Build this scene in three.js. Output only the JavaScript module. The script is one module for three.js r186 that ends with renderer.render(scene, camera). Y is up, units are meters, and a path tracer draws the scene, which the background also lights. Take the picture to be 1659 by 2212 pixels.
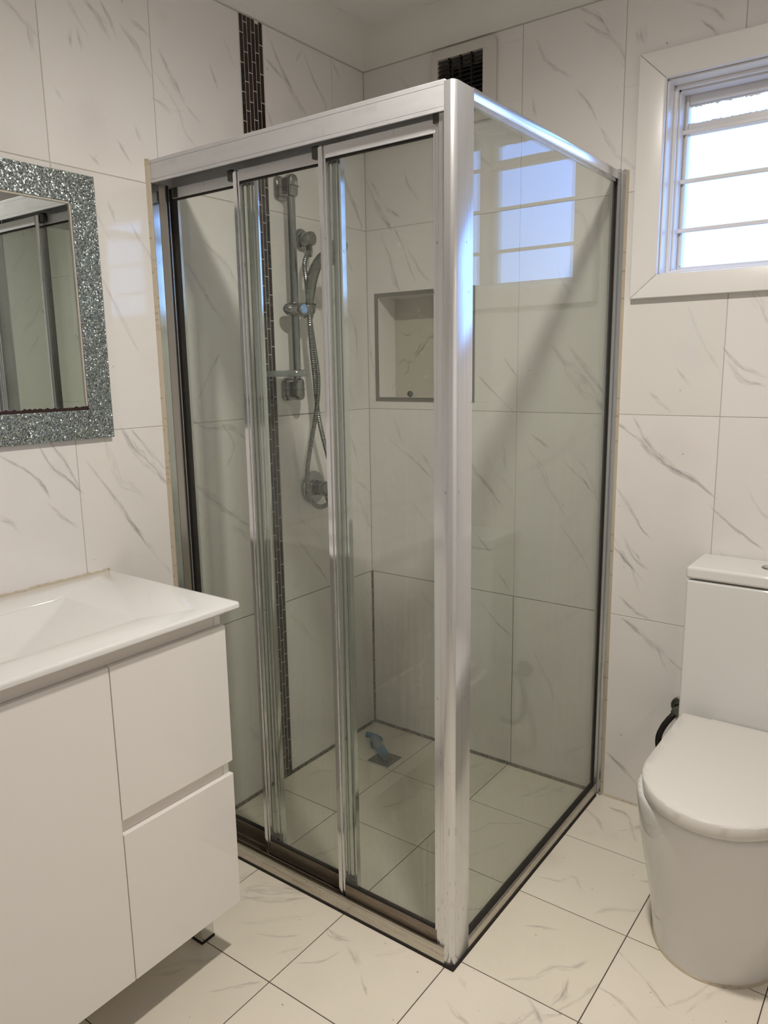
import * as THREE from 'three';
import { RoundedBoxGeometry } from 'three/addons/geometries/RoundedBoxGeometry.js';
import { mergeGeometries, toCreasedNormals } from 'three/addons/utils/BufferGeometryUtils.js';

// World: the shower corner of the room is the origin; x runs along the window wall, z along the mirror wall, y is up, metres.
// ---------------------------------------------------------------- camera, sky, lamp, exposure
const scene = new THREE.Scene();
const camera = new THREE.PerspectiveCamera(68.17, 1659 / 2212, 0.02, 60);
camera.position.set(1.6602, 1.3407, 2.1688);
camera.rotation.set(-0.1877, 0.636, -0.0153, 'YXZ');
scene.add(camera);

const SKY_STRENGTH = 1.0, LAMP_STRENGTH = 9.2, LAMP_COLOR = [1.0, 0.945, 0.875], LAMP_AT = [1.12, 2.386, 1.12], LAMP_RADIUS = 0.046;
const skyTexture = (() => {                    // clear morning sky: paler at the horizon, bluer above, the same all round
  const W = 64, H = 256, d = new Float32Array(W * H * 4);
  const stops = [[-90, .5, .5, .5], [-0.5, .9, .92, 1.0], [0, 2.4, 3.2, 5.4], [6, 1.75, 2.8, 5.5], [12, 1.25, 2.4, 5.7], [25, 1.05, 2.2, 5.7], [90, .9, 1.9, 5.2]];
  for (let j = 0; j < H; j++) {
    const e = (j + .5) / H * 180 - 90;
    let k = 0; while (k < stops.length - 2 && e > stops[k + 1][0]) k++;
    const a = stops[k], b = stops[k + 1], t = Math.min(1, Math.max(0, (e - a[0]) / (b[0] - a[0])));
    for (let i = 0; i < W; i++) { const o = (j * W + i) * 4; for (let c = 0; c < 3; c++) d[o + c] = a[c + 1] + (b[c + 1] - a[c + 1]) * t; d[o + 3] = 1; }
  }
  const t = new THREE.DataTexture(d, W, H, THREE.RGBAFormat, THREE.FloatType);
  t.mapping = THREE.EquirectangularReflectionMapping; t.magFilter = THREE.LinearFilter; t.minFilter = THREE.LinearFilter; t.needsUpdate = true;
  return t;
})();
scene.background = skyTexture;
scene.backgroundIntensity = SKY_STRENGTH;

const renderer = new THREE.WebGLRenderer({ antialias: true });
renderer.toneMapping = THREE.LinearToneMapping;
renderer.toneMappingExposure = 1.0;
renderer.outputColorSpace = THREE.SRGBColorSpace;
renderer.shadowMap.enabled = true;
const lamp = new THREE.SpotLight(new THREE.Color().setRGB(...LAMP_COLOR), LAMP_STRENGTH, 0, 1.52, 1, 2);   // a downlight: strongest straight down
lamp.name = 'ceiling_lamp_light';
lamp.position.set(...LAMP_AT);
lamp.target.position.set(LAMP_AT[0], 0, LAMP_AT[2]);
lamp.castShadow = true; lamp.shadow.radius = LAMP_RADIUS / 0.02; lamp.shadow.mapSize.set(2048, 2048); lamp.shadow.bias = -0.0005;
scene.add(lamp, lamp.target);

// ---------------------------------------------------------------- helpers
function rng(seed) { let a = seed >>> 0; return () => { a = (a + 0x6d2b79f5) | 0; let t = Math.imul(a ^ (a >>> 15), 1 | a); t = (t + Math.imul(t ^ (t >>> 7), 61 | t)) ^ t; return ((t ^ (t >>> 14)) >>> 0) / 4294967296; }; }
const V3 = (x, y, z) => new THREE.Vector3(x, y, z);
const lin = (r, g, b) => new THREE.Color().setRGB(r, g, b);
const used = new Map(), origin = new WeakMap();
origin.set(scene, V3(0, 0, 0));
function numbered(name) { const n = used.get(name) ?? 0; used.set(name, n + 1); return n ? name + '_' + String(n).padStart(3, '0') : name; }
function tag(o, label, category, group, kind) {
  if (label) o.userData.label = label;
  if (category) o.userData.category = category;
  if (group) o.userData.group = group;
  if (kind) o.userData.kind = kind;
  return o;
}
function thing(name, label, category, base = [0, 0, 0], group) {
  const o = new THREE.Group(); o.name = numbered(name); o.position.set(...base); origin.set(o, V3(...base));
  scene.add(o); return tag(o, label, category, group);
}
function structure(name) { const o = new THREE.Group(); o.name = name; o.userData.kind = 'structure'; origin.set(o, V3(0, 0, 0)); scene.add(o); return o; }
function sub(name, parent, at) {                       // a part that only gathers sub-parts
  const o = new THREE.Group(), p = at ? V3(...at) : origin.get(parent).clone();
  o.name = numbered(name); o.position.copy(p).sub(origin.get(parent)); origin.set(o, p); parent.add(o); return o;
}
const flat = (g) => { const n = g.index ? g.toNonIndexed() : g; for (const k of Object.keys(n.attributes)) if (!['position', 'normal', 'uv'].includes(k)) n.deleteAttribute(k); if (!n.attributes.normal) n.computeVertexNormals(); return n; };
function metric(g) {                                   // uv in metres, by the way each face looks
  g = flat(g); const p = g.attributes.position, n = g.attributes.normal, uv = new Float32Array(p.count * 2);
  for (let i = 0; i < p.count; i += 3) {
    let ax = 0, ay = 0, az = 0;
    for (let k = i; k < i + 3; k++) { ax += Math.abs(n.getX(k)); ay += Math.abs(n.getY(k)); az += Math.abs(n.getZ(k)); }
    for (let k = i; k < i + 3; k++) {
      const x = p.getX(k), y = p.getY(k), z = p.getZ(k);
      if (ay > ax && ay > az) { uv[2 * k] = x; uv[2 * k + 1] = z; } else if (ax > az) { uv[2 * k] = z; uv[2 * k + 1] = y; } else { uv[2 * k] = x; uv[2 * k + 1] = y; }
    }
  }
  g.setAttribute('uv', new THREE.BufferAttribute(uv, 2)); return g;
}
function part(name, geos, material, parent, label) {   // geometries come in world places; the part's own origin is its parent's
  const list = (Array.isArray(geos) ? geos : [geos]).map(flat);
  for (const g of list) if (!g.attributes.uv) metric(g);
  const g = list.length > 1 ? mergeGeometries(list) : list[0], at = origin.get(parent);
  g.translate(-at.x, -at.y, -at.z);
  const m = new THREE.Mesh(g, material); m.name = numbered(name); m.castShadow = m.receiveShadow = true;
  if (label) m.userData.label = label;
  origin.set(m, at.clone()); parent.add(m); return m;
}
function bx(x0, x1, y0, y1, z0, z1, r = 0, seg = 2) {
  const w = x1 - x0, h = y1 - y0, d = z1 - z0, rr = Math.min(r, w * .49, h * .49, d * .49);
  const g = r > 0 ? new RoundedBoxGeometry(w, h, d, seg, rr) : new THREE.BoxGeometry(w, h, d);
  g.translate((x0 + x1) / 2, (y0 + y1) / 2, (z0 + z1) / 2); return metric(g);
}
const AX = { x: [V3(0, 0, 1), V3(0, 1, 0), V3(1, 0, 0)], y: [V3(1, 0, 0), V3(0, 0, 1), V3(0, 1, 0)], z: [V3(1, 0, 0), V3(0, 1, 0), V3(0, 0, 1)] };
function turned(g, m) {                                 // apply a matrix, keep faces outward
  g = flat(g); g.applyMatrix4(m);
  if (m.determinant() < 0) for (const k of ['position', 'normal', 'uv']) {
    const a = g.attributes[k]; if (!a) continue; const s = a.itemSize, d = a.array;
    for (let i = 0; i < a.count; i += 3) for (let c = 0; c < s; c++) { const t = d[(i + 1) * s + c]; d[(i + 1) * s + c] = d[(i + 2) * s + c]; d[(i + 2) * s + c] = t; }
  }
  return g;
}
// a profile swept along an axis: 'x' takes points (z, y), 'y' takes (x, z), 'z' takes (x, y)
function sweep(pts, axis, a0, a1, o = {}) {
  const s = pts instanceof THREE.Shape ? pts : new THREE.Shape(pts.map((p) => new THREE.Vector2(p[0], p[1])));
  const b = o.bevel ?? 0;
  let g = new THREE.ExtrudeGeometry(s, { depth: a1 - a0 - 2 * b, bevelEnabled: b > 0, bevelSize: b, bevelThickness: b, bevelOffset: -b, bevelSegments: o.segments ?? 2, curveSegments: o.curve ?? 16 });
  g.translate(0, 0, a0 + b);
  g = turned(g, new THREE.Matrix4().makeBasis(...AX[axis]));
  g.deleteAttribute('normal'); g = toCreasedNormals(g, o.crease ?? .5);
  return metric(g);
}
function roundRect(x0, x1, y0, y1, r) {
  const s = new THREE.Shape(); s.moveTo(x0 + r, y0); s.lineTo(x1 - r, y0); s.absarc(x1 - r, y0 + r, r, -Math.PI / 2, 0); s.lineTo(x1, y1 - r); s.absarc(x1 - r, y1 - r, r, 0, Math.PI / 2);
  s.lineTo(x0 + r, y1); s.absarc(x0 + r, y1 - r, r, Math.PI / 2, Math.PI); s.lineTo(x0, y0 + r); s.absarc(x0 + r, y0 + r, r, Math.PI, Math.PI * 1.5); return s;
}
function lathe(profile, at, axis = [0, 1, 0], seg = 32, crease = .6) {   // profile (radius, height) along axis from at
  let g = new THREE.LatheGeometry(profile.map((p) => new THREE.Vector2(Math.max(p[0], 1e-5), p[1])), seg);
  g = toCreasedNormals(flat(g), crease);
  g.applyQuaternion(new THREE.Quaternion().setFromUnitVectors(V3(0, 1, 0), V3(...axis).normalize())); g.translate(...at);
  return g;
}
function loft(rings, closed = true, crease = .7) {      // rings of equally many points, joined; ends closed
  const pos = [], n = rings[0].length, tri = (a, b, c) => pos.push(a.x, a.y, a.z, b.x, b.y, b.z, c.x, c.y, c.z);
  for (let i = 0; i + 1 < rings.length; i++) for (let k = 0; k < n; k++) { const a = rings[i][k], b = rings[i][(k + 1) % n], c = rings[i + 1][(k + 1) % n], d = rings[i + 1][k]; tri(a, b, c); tri(a, c, d); }
  if (closed) for (const [r, flip] of [[rings[0], true], [rings[rings.length - 1], false]]) {
    const m = r.reduce((s, p) => s.add(p), V3(0, 0, 0)).multiplyScalar(1 / n);
    for (let k = 0; k < n; k++) { const a = r[k], b = r[(k + 1) % n]; if (flip) tri(m, b, a); else tri(m, a, b); }
  }
  const g = new THREE.BufferGeometry(); g.setAttribute('position', new THREE.Float32BufferAttribute(pos, 3));
  return toCreasedNormals(g, crease);
}
function pipe(points, radius, steps, radial = 12, flatten = 1, crease = 1.2) {   // radius: number or function of 0..1
  const c = new THREE.CatmullRomCurve3(points.map((p) => V3(...p)), false, 'centripetal'), f = c.computeFrenetFrames(steps, false), rings = [];
  for (let i = 0; i <= steps; i++) {
    const t = i / steps, p = c.getPointAt(t), r = typeof radius === 'function' ? radius(t) : radius, ring = [];
    for (let k = 0; k < radial; k++) { const a = k / radial * Math.PI * 2; ring.push(p.clone().addScaledVector(f.normals[i], Math.cos(a) * r).addScaledVector(f.binormals[i], Math.sin(a) * r * flatten)); }
    rings.push(ring);
  }
  return loft(rings, true, crease);
}
// faces gathered one by one, each turned to look along its given normal
class Faces {
  constructor() { this.p = []; this.n = []; this.uv = []; }
  quad(pts, uvs, n) {
    const e1 = pts[1].clone().sub(pts[0]), e2 = pts[2].clone().sub(pts[0]), real = e1.cross(e2).normalize(), order = real.dot(n) >= 0 ? [0, 1, 2, 0, 2, 3] : [0, 2, 1, 0, 3, 2];
    if (real.dot(n) < 0) real.negate();
    for (const i of order) { this.p.push(pts[i].x, pts[i].y, pts[i].z); this.n.push(real.x, real.y, real.z); this.uv.push(...uvs[i]); }
  }
  geometry() { const g = new THREE.BufferGeometry(); g.setAttribute('position', new THREE.Float32BufferAttribute(this.p, 3)); g.setAttribute('normal', new THREE.Float32BufferAttribute(this.n, 3)); g.setAttribute('uv', new THREE.Float32BufferAttribute(this.uv, 2)); return g; }
}
// a tile with a fine chamfer; place(u, v, n) puts wall places into the world
function tileFaces(f, u0, u1, v0, v1, place, chamfer = .0008, thick = .0035, proud = 0) {
  const c = chamfer, R = (d, n) => [[u0 + d, v0 + d, n], [u1 - d, v0 + d, n], [u1 - d, v1 - d, n], [u0 + d, v1 - d, n]], rings = [R(0, proud - thick), R(0, proud - c), R(c, proud)];
  const W = (p) => place(...p), N = W([0, 0, 1]).sub(W([0, 0, 0]));
  f.quad(rings[2].map(W), rings[2].map((p) => [p[0], p[1]]), N);
  const mid = W([(u0 + u1) / 2, (v0 + v1) / 2, proud - thick]);
  for (let r = 0; r < 2; r++) for (let k = 0; k < 4; k++) {
    const q = [rings[r][k], rings[r][(k + 1) % 4], rings[r + 1][(k + 1) % 4], rings[r + 1][k]], w = q.map(W);
    f.quad(w, q.map((p) => [p[0], p[1]]), w[0].clone().add(w[2]).multiplyScalar(.5).sub(mid));
  }
}
function cut(rect, holes) {                             // what is left of a rectangle [u0, u1, v0, v1]
  let left = [rect];
  for (const [a0, a1, b0, b1] of holes) left = left.flatMap(([u0, u1, v0, v1]) => {
    if (a0 >= u1 || a1 <= u0 || b0 >= v1 || b1 <= v0) return [[u0, u1, v0, v1]];
    const out = [], lo = Math.max(v0, b0), hi = Math.min(v1, b1);
    if (b0 > v0) out.push([u0, u1, v0, b0]); if (b1 < v1) out.push([u0, u1, b1, v1]);
    if (a0 > u0) out.push([u0, a0, lo, hi]); if (a1 < u1) out.push([a1, u1, lo, hi]);
    return out;
  });
  return left.filter(([u0, u1, v0, v1]) => u1 - u0 > .004 && v1 - v0 > .004);
}
function canvas(w, h) { const c = document.createElement('canvas'); c.width = w; c.height = h; return [c, c.getContext('2d')]; }
function canvasMap(c, wide, high, color = true) {       // one canvas covers wide x high metres
  const t = new THREE.CanvasTexture(c); if (color) t.colorSpace = THREE.SRGBColorSpace;
  t.wrapS = t.wrapT = THREE.RepeatWrapping; t.repeat.set(1 / wide, 1 / high); t.magFilter = THREE.LinearFilter; return t;
}

// ---------------------------------------------------------------- veins of the marble-look tiles, traced on the walls and the floor: width in mm, strength, then places in metres
const VEINS_BACK = [
  [14, .550, .904, 1.173, .960, 1.136, 1.020, 1.086, 1.060, 1.056, 1.111, 1.031, 1.169, .989],
  [6, .500, 1.060, 1.056, 1.124, 1.028, 1.175, .984],
  [5, .600, 1.177, .949, 1.239, .897, 1.297, .860],
  [8, .400, .950, 1.188, .986, 1.130, 1.036, 1.080],
  [4, .400, .905, .991, .949, .926, .985, .875, 1.006, .853],
  [4, .500, .906, .810, .950, .766, .993, .723],
  [7, .500, .934, .657, .977, .621, 1.021, .605],
  [12, .550, .954, .585, .994, .560, 1.050, .518, 1.121, .470],
  [7, .350, 1.050, .521, 1.075, .462],
  [8, .500, .912, .147, .965, .109, 1.014, .067],
  [6, .500, .935, .131, .987, .093],
  [10, .300, .992, 1.260, 1.019, 1.235, 1.055, 1.202],
  [8, .500, 1.179, 1.376, 1.221, 1.333, 1.284, 1.303],
  [10, .400, 1.187, 1.346, 1.235, 1.295, 1.274, 1.283],
  [6, .250, 1.064, 1.323, 1.099, 1.280],
  [10, .500, .757, 2.296, .800, 2.266, .834, 2.220],
  [16, .300, .918, 2.214, .926, 2.173],
  [7, .350, 1.042, 2.236, 1.099, 2.205, 1.127, 2.175],
  [6, .300, .625, 2.248, .661, 2.183, .725, 2.133],
  [7, .300, .751, 2.092, .785, 2.050, .813, 2.000],
  [10, .300, .614, 2.096, .626, 2.053],
  [8, .300, .824, 1.977, .866, 1.911, .932, 1.853],
  [28, .450, .698, 1.395, .758, 1.326, .818, 1.262, .871, 1.213],
  [10, .450, .742, 1.401, .816, 1.312, .870, 1.246],
  [5, .500, .537, 1.364, .581, 1.307],
  [5, .450, .443, 1.312, .506, 1.257, .572, 1.200],
  [6, .500, .636, 1.130, .699, 1.087],
  [6, .500, .745, 1.050, .803, 1.004, .829, .974],
  [7, .500, .441, 1.000, .493, .946, .531, .903],
  [12, .250, .538, 1.096, .545, 1.022],
  [5, .350, .434, .797, .496, .734],
  [7, .350, .522, .674, .566, .618],
  [5, .450, .463, .552, .525, .498, .572, .464],
  [5, .350, .744, .848, .799, .781, .838, .714],
  [18, .500, -.000, 1.974, .045, 1.887, .083, 1.831, .101, 1.803],
  [8, .450, .023, 1.964, .089, 1.867, .140, 1.834],
  [14, .350, .068, 1.777, .100, 1.702, .118, 1.633, .136, 1.602],
  [6, .350, .172, 1.732, .218, 1.662, .254, 1.623],
  [6, .300, .107, 1.166, .149, 1.078],
  [4, .400, .091, 1.092, .203, 1.016, .264, .969],
  [5, .300, -.006, 1.573, .010, 1.398, .038, 1.286],
];
const VEINS_LEFT = [
  [16, .400, 1.027, 2.171, .999, 2.147, .978, 2.115],
  [7, .350, .992, 2.183, .971, 2.151, .955, 2.119],
  [9, .400, .937, 2.147, .904, 2.117, .861, 2.057],
  [7, .350, .912, 2.170, .864, 2.150],
  [7, .400, 1.077, 2.084, 1.076, 2.063],
  [9, .350, 1.056, 2.091, 1.050, 2.064],
  [6, .350, 1.121, 1.958, 1.113, 1.946],
  [7, .300, 1.175, 2.072, 1.170, 2.024],
  [6, .400, .853, 2.007, .830, 2.002, .811, 1.992, .775, 1.999],
  [5, .350, .751, 2.013, .715, 1.988],
  [5, .350, .669, 2.143, .644, 2.088],
  [7, .250, .610, 2.211, .581, 2.163],
  [7, .500, .447, 2.294, .406, 2.224, .341, 2.154, .288, 2.103],
  [9, .450, .448, 2.212, .370, 2.172, .312, 2.112],
  [5, .400, .157, 2.295, .120, 2.245],
  [6, .300, .326, 2.247, .293, 2.288],
  [6, .300, .971, 1.885, .939, 1.844],
  [6, .350, 1.049, 1.838, 1.030, 1.822],
  [7, .300, .918, 1.933, .904, 1.899],
  [6, .350, 1.010, 1.738, .998, 1.702],
  [5, .300, 1.045, 1.564, .996, 1.469, .956, 1.391],
  [16, .500, 1.021, 1.197, .989, 1.147, .939, 1.096, .898, 1.048],
  [7, .400, .994, 1.195, .949, 1.141, .901, 1.087],
  [6, .500, 1.335, 1.164, 1.286, 1.131, 1.247, 1.088, 1.233, 1.062],
  [5, .500, 1.243, 1.176, 1.220, 1.131, 1.177, 1.088, 1.153, 1.062],
  [7, .400, 1.217, 1.185, 1.187, 1.138, 1.153, 1.067],
  [6, .400, 1.235, 1.040, 1.198, .999, 1.169, .976],
  [8, .300, 1.346, 1.021, 1.326, 1.010, 1.310, .988],
  [4, .350, 1.125, 1.126, 1.045, 1.011, .969, .879],
  [7, .400, 1.028, .973, .997, .930, .909, .808],
  [9, .450, .807, 1.213, .744, 1.183, .658, 1.177, .602, 1.139],
  [6, .350, .692, 1.192, .652, 1.129, .684, 1.065],
  [14, .450, .813, 1.041, .742, .981, .675, .929, .590, .867],
  [7, .350, .771, 1.268, .724, 1.342, .686, 1.393],
  [9, .300, .789, 1.632, .725, 1.542, .671, 1.482],
  [9, .350, .403, .805, .317, .701, .263, .632],
  [6, .350, .130, 1.580, .069, 1.476, .062, 1.367],
  [7, .350, .163, 1.181, .103, 1.097, .067, .995],
  [14, .500, .115, 1.961, .062, 1.883, .021, 1.818],
  [6, .300, .317, 1.624, .254, 1.543, .235, 1.456],
];
const VEINS_FLOOR = [
  [26, .450, .294, .978, .327, .943, .394, .907, .451, .884],
  [12, .400, .320, .994, .393, .958, .455, .903],
  [12, .500, .568, .954, .606, .963, .642, .952],
  [16, .350, .650, .970, .682, .987, .704, 1.002],
  [9, .500, .742, 1.034, .770, 1.054],
  [6, .300, .486, 1.247, .529, 1.198, .555, 1.167],
  [6, .350, .449, 1.063, .492, 1.043, .526, 1.015],
  [14, .350, .954, .057, 1.001, .069, 1.071, .188],
  [10, .300, .873, .098, .941, .140, .969, .177],
  [9, .350, .961, .667, .990, .650, 1.028, .635],
  [12, .450, 1.111, .769, 1.118, .810, 1.110, .853],
  [9, .400, 1.063, .862, 1.094, .886, 1.111, .905],
  [7, .400, 1.170, .743, 1.214, .750, 1.265, .779],
  [5, .400, 1.177, .620, 1.253, .669, 1.312, .717],
  [8, .300, .966, .456, .987, .429, 1.020, .462],
  [6, .300, .912, .482, .970, .464],
  [8, .300, .912, .894, .932, .912],
  [10, .250, .913, .964, .962, .987, .988, .993],
  [8, .300, .396, .301, .453, .278, .418, .252],
  [5, .250, .529, 1.082, .555, 1.046],
];
function marble(wide, high, ppm, cols, rows, veins, seed, look) {
  const [c, g] = canvas(Math.round(wide * ppm), Math.round(high * ppm)), r = rng(seed), H = c.height;
  g.fillStyle = look.base; g.fillRect(0, 0, c.width, H);
  const X = (u) => u * ppm, Y = (v) => H - v * ppm;
  const [soft, sg] = canvas(32, 32), halo = sg.createRadialGradient(16, 16, 0, 16, 16, 16); halo.addColorStop(0, `rgba(${look.tone},1)`); halo.addColorStop(.45, `rgba(${look.tone},.55)`); halo.addColorStop(1, `rgba(${look.tone},0)`); sg.fillStyle = halo; sg.fillRect(0, 0, 32, 32);
  // a vein is a trail of small soft flecks, dense along its spine and ragged at its edges
  const fleck = (x, y, along, across, angle, alpha) => { g.save(); g.translate(x, y); g.rotate(angle); g.scale(along, across); g.globalAlpha = alpha; g.drawImage(soft, -1, -1, 2, 2); g.restore(); };
  const vein = (flatPts, mm, alpha) => {
    const P = []; for (let i = 0; i < flatPts.length; i += 2) P.push(V3(X(flatPts[i]), Y(flatPts[i + 1]), 0));
    const curve = new THREE.CatmullRomCurve3(P.length > 1 ? P : [P[0], P[0].clone().addScalar(3)]), L = curve.getLength(), w = mm / 1000 * ppm * 1.7, n = Math.max(10, Math.round(L / 1.9));
    for (let i = 0; i < L / 5; i++) { const t = r(), p = curve.getPoint(t), d = curve.getTangent(t), end = Math.sin(Math.PI * t), off = (r() - .5) * w * end; fleck(p.x - d.y * off, p.y + d.x * off, 10 + r() * 16, 1.5 + w * .22 * r(), Math.atan2(d.y, d.x) + (r() - .5) * .3, alpha * .19 * (.4 + r())); }
    const strands = 1 + Math.round(w / 8);
    for (let q = 0; q < strands; q++) {
      let swell = .5, drift = 0; const side = q ? (r() - .5) * w : 0, t0 = q ? r() * .5 : 0, t1 = q ? .5 + r() * .5 : 1, m = Math.max(6, Math.round(n * (t1 - t0)));
      for (let i = 0; i <= m; i++) {
        const u = i / m, t = t0 + (t1 - t0) * u, p = curve.getPoint(t), d = curve.getTangent(t), end = Math.sin(Math.PI * Math.min(1, u * .92 + .05));
        swell = Math.min(1, Math.max(.05, swell + (r() - .5) * .3)); drift = drift * .97 + (r() - .5) * 1.6;
        const off = side * end + drift; fleck(p.x - d.y * off + (r() - .5) * 1.4, p.y + d.x * off + (r() - .5) * 1.4, 3 + r() * 6, .8 + (q ? .7 : 1.4) * r() + .06 * w * r(), Math.atan2(d.y, d.x) + (r() - .5) * .8, alpha * (q ? .27 : .36) * end * swell);
      }
    }
  };
  for (let i = 0; i + 1 < cols.length; i++) for (let j = 0; j + 1 < rows.length; j++) {
    const u0 = cols[i], u1 = cols[i + 1], v0 = rows[j], v1 = rows[j + 1];
    g.save(); g.beginPath(); g.rect(X(u0), Y(v1), X(u1) - X(u0), Y(v0) - Y(v1)); g.clip();
    const sh = (r() - .5) * 5; g.fillStyle = sh > 0 ? `rgba(255,255,255,${sh / 40})` : `rgba(120,112,104,${-sh / 60})`; g.fillRect(X(u0), Y(v1), X(u1) - X(u0), Y(v0) - Y(v1));
    for (let k = 0; k < look.clouds; k++) {             // pale drifting clouds in the glaze
      const a = X(u0 + r() * (u1 - u0)), b = Y(v0 + r() * (v1 - v0)), R = ppm * (.02 + r() * .07), grad = g.createRadialGradient(a, b, 0, a, b, R);
      grad.addColorStop(0, `rgba(${look.tone},${.02 + r() * .035})`); grad.addColorStop(1, `rgba(${look.tone},0)`); g.fillStyle = grad; g.fillRect(a - R, b - R, 2 * R, 2 * R);
    }
    for (let k = 0; k < look.faint; k++) {              // faint hair veins, falling like the strong ones
      let u = u0 + r() * (u1 - u0), v = v0 + (v1 - v0) * (.25 + r() * .75); const pts = [u, v], steps = 2 + Math.floor(r() * 3);
      for (let q = 0; q < steps; q++) { u += (.015 + r() * .03) * (look.lean ?? 1); v -= .02 + r() * .05; pts.push(u, v); }
      vein(pts, 4 + r() * 12, .14 + r() * .22);
    }
    g.restore();
  }
  for (const [mm, a, ...pts] of veins) vein(pts, mm, a * look.strength * 1.12);
  for (let k = 0; k < look.specks; k++) { g.fillStyle = `rgba(60,50,40,${.15 + r() * .35})`; g.beginPath(); g.arc(r() * c.width, r() * H, .6 + r() * 1.2, 0, 7); g.fill(); }
  return canvasMap(c, wide, high);
}

// ---------------------------------------------------------------- joints of the tiling (metres)
const TOP = 2.3023, CEILING = 2.396, ROOM_X = 2.05, ROOM_Z = 2.75;
const ROWS = [0, .6, 1.1998, 1.8028, TOP];
const BACK_COLS = [0, .2767, .5809, .8824, 1.179, 1.477, 1.775, ROOM_X];
const LEFT_COLS = [0, .1616, .4640, .5562, .8561, 1.1524, 1.449, 1.745, 2.042, 2.338, 2.634, ROOM_Z];
const FLOOR_X = [0, .2705, .572, .868, 1.1723, 1.474, 1.775, ROOM_X];
const FLOOR_Z = [0, .2645, .5586, .8553, 1.1529, 1.449, 1.745, 2.042, 2.338, 2.634, ROOM_Z];
const NICHE = [.0326, .4304, 1.2274, 1.5936], WINDOW = [.998, 1.718, 1.579, 2.066], VENT = [.2742, .5005, 2.0700, 2.2950];

// ---------------------------------------------------------------- materials
const std = (o) => new THREE.MeshStandardMaterial(o), phy = (o) => new THREE.MeshPhysicalMaterial(o);
const WALL_LOOK = { base: '#eae6e2', tone: '128,121,122', clouds: 5, faint: 2, strength: 1.0, specks: 60 };
const wallBackTile = phy({ map: marble(2.05, 2.31, 860, BACK_COLS, ROWS, VEINS_BACK, 11, WALL_LOOK), roughness: .05, ior: 1.56 });
const wallLeftTile = phy({ map: marble(2.05, 2.31, 860, LEFT_COLS.slice(0, 8), ROWS, VEINS_LEFT, 23, { ...WALL_LOOK, lean: -1 }), roughness: .05, ior: 1.6 });
const wallPlainTile = phy({ map: marble(1.2, 1.2, 400, [0, .3, .6, .9, 1.2], [0, .6, 1.2], [], 5, { ...WALL_LOOK, faint: 4 }), roughness: .15 });
const floorTile = phy({ map: marble(2.05, 2.05, 860, FLOOR_X, FLOOR_Z.slice(0, 8), VEINS_FLOOR, 37, { base: '#e6dece', tone: '120,114,106', clouds: 5, faint: 2, strength: .95, specks: 260 }), roughness: .24, ior: 1.5 });
const groutWall = std({ color: '#b9b2aa', roughness: .9 }), groutFloor = std({ color: '#4a413b', roughness: .95 });
const ceilingPaint = std({ color: '#e9e6e1', roughness: .85 }), corniceePaint = std({ color: '#e6e3dd', roughness: .7 });
const ceramic = phy({ color: '#e4e2df', roughness: .05, ior: 1.52 }), seatPlastic = phy({ color: '#dcd8d2', roughness: .16, ior: 1.5 });
const glossWhite = phy({ color: '#ece8e3', roughness: .05, ior: 1.52 }), mattWhite = std({ color: '#e4ddd6', roughness: .5 });
const windowPaint = phy({ color: '#e9e6e2', roughness: .28, ior: 1.5 });
const ventPlastic = std({ color: '#d9d4cd', roughness: .5 }), ventDark = std({ color: '#2b2926', roughness: .8 });
const black = std({ color: '#15120f', roughness: .7 }), grimeAndShade = std({ color: '#241e1a', roughness: .85 });
const chrome = std({ color: '#9b9c9b', metalness: 1, roughness: .16 }), chromeBright = std({ color: '#d8d8d6', metalness: 1, roughness: .07 }), darkMetal = std({ color: '#55564f', metalness: .9, roughness: .35 });
const clearPlastic = phy({ color: '#dfe4e2', roughness: .1, transmission: .75, ior: 1.49 });
function speckled(wide, high, ppm, base, seed, marks) {   // a plain colour with marks that have outlines of their own
  const [c, g] = canvas(Math.round(wide * ppm), Math.round(high * ppm)); g.fillStyle = base; g.fillRect(0, 0, c.width, c.height); marks(g, c.width, c.height, rng(seed), ppm); return canvasMap(c, wide, high);
}
// aluminium: fine drawn streaks, with dirt splashes crowding the last hand's breadth above the floor
const drawnMetal = (dirt, seed) => speckled(.6, 1.9, 500, '#dadbdd', seed, (g, W, H, r) => {
  for (let k = 0; k < 900; k++) { g.strokeStyle = r() < .5 ? 'rgba(255,255,255,.05)' : 'rgba(90,84,78,.05)'; g.lineWidth = .6 + r(); const x = r() * W, y = r() * H; g.beginPath(); g.moveTo(x, y); g.lineTo(x + (r() - .5) * 2, y + 40 + r() * 260); g.stroke(); }
  for (let k = 0; k < dirt; k++) { const h = Math.pow(r(), 3) * .6, x = r() * W, y = H - h * 500, s = .3 + r() * .8; g.fillStyle = `rgba(${66 + r() * 30},${52 + r() * 24},${40 + r() * 20},${.08 + r() * .22})`; g.fillRect(x, y, s, s * (1 + r() * 8)); }
  for (let k = 0; k < 60; k++) { g.fillStyle = 'rgba(60,50,40,.5)'; g.fillRect(r() * W, r() * H, 1, 1 + r() * 2); }
});
const satin = std({ map: drawnMetal(0, 3), metalness: .6, roughness: .46 });
const frameMetal = std({ map: drawnMetal(1300, 4), metalness: .88, roughness: .2 });
const brightMetal = std({ map: drawnMetal(900, 6), metalness: 1, roughness: .11 });
const alongRail = (m) => { const c = m.clone(); c.map = m.map.clone(); c.map.repeat.set(1 / 1.9, 1 / .6); c.map.rotation = Math.PI / 2; return c; };
const satinLong = alongRail(satin), brightLong = alongRail(std({ map: drawnMetal(0, 7), metalness: 1, roughness: .2 }));
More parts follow.
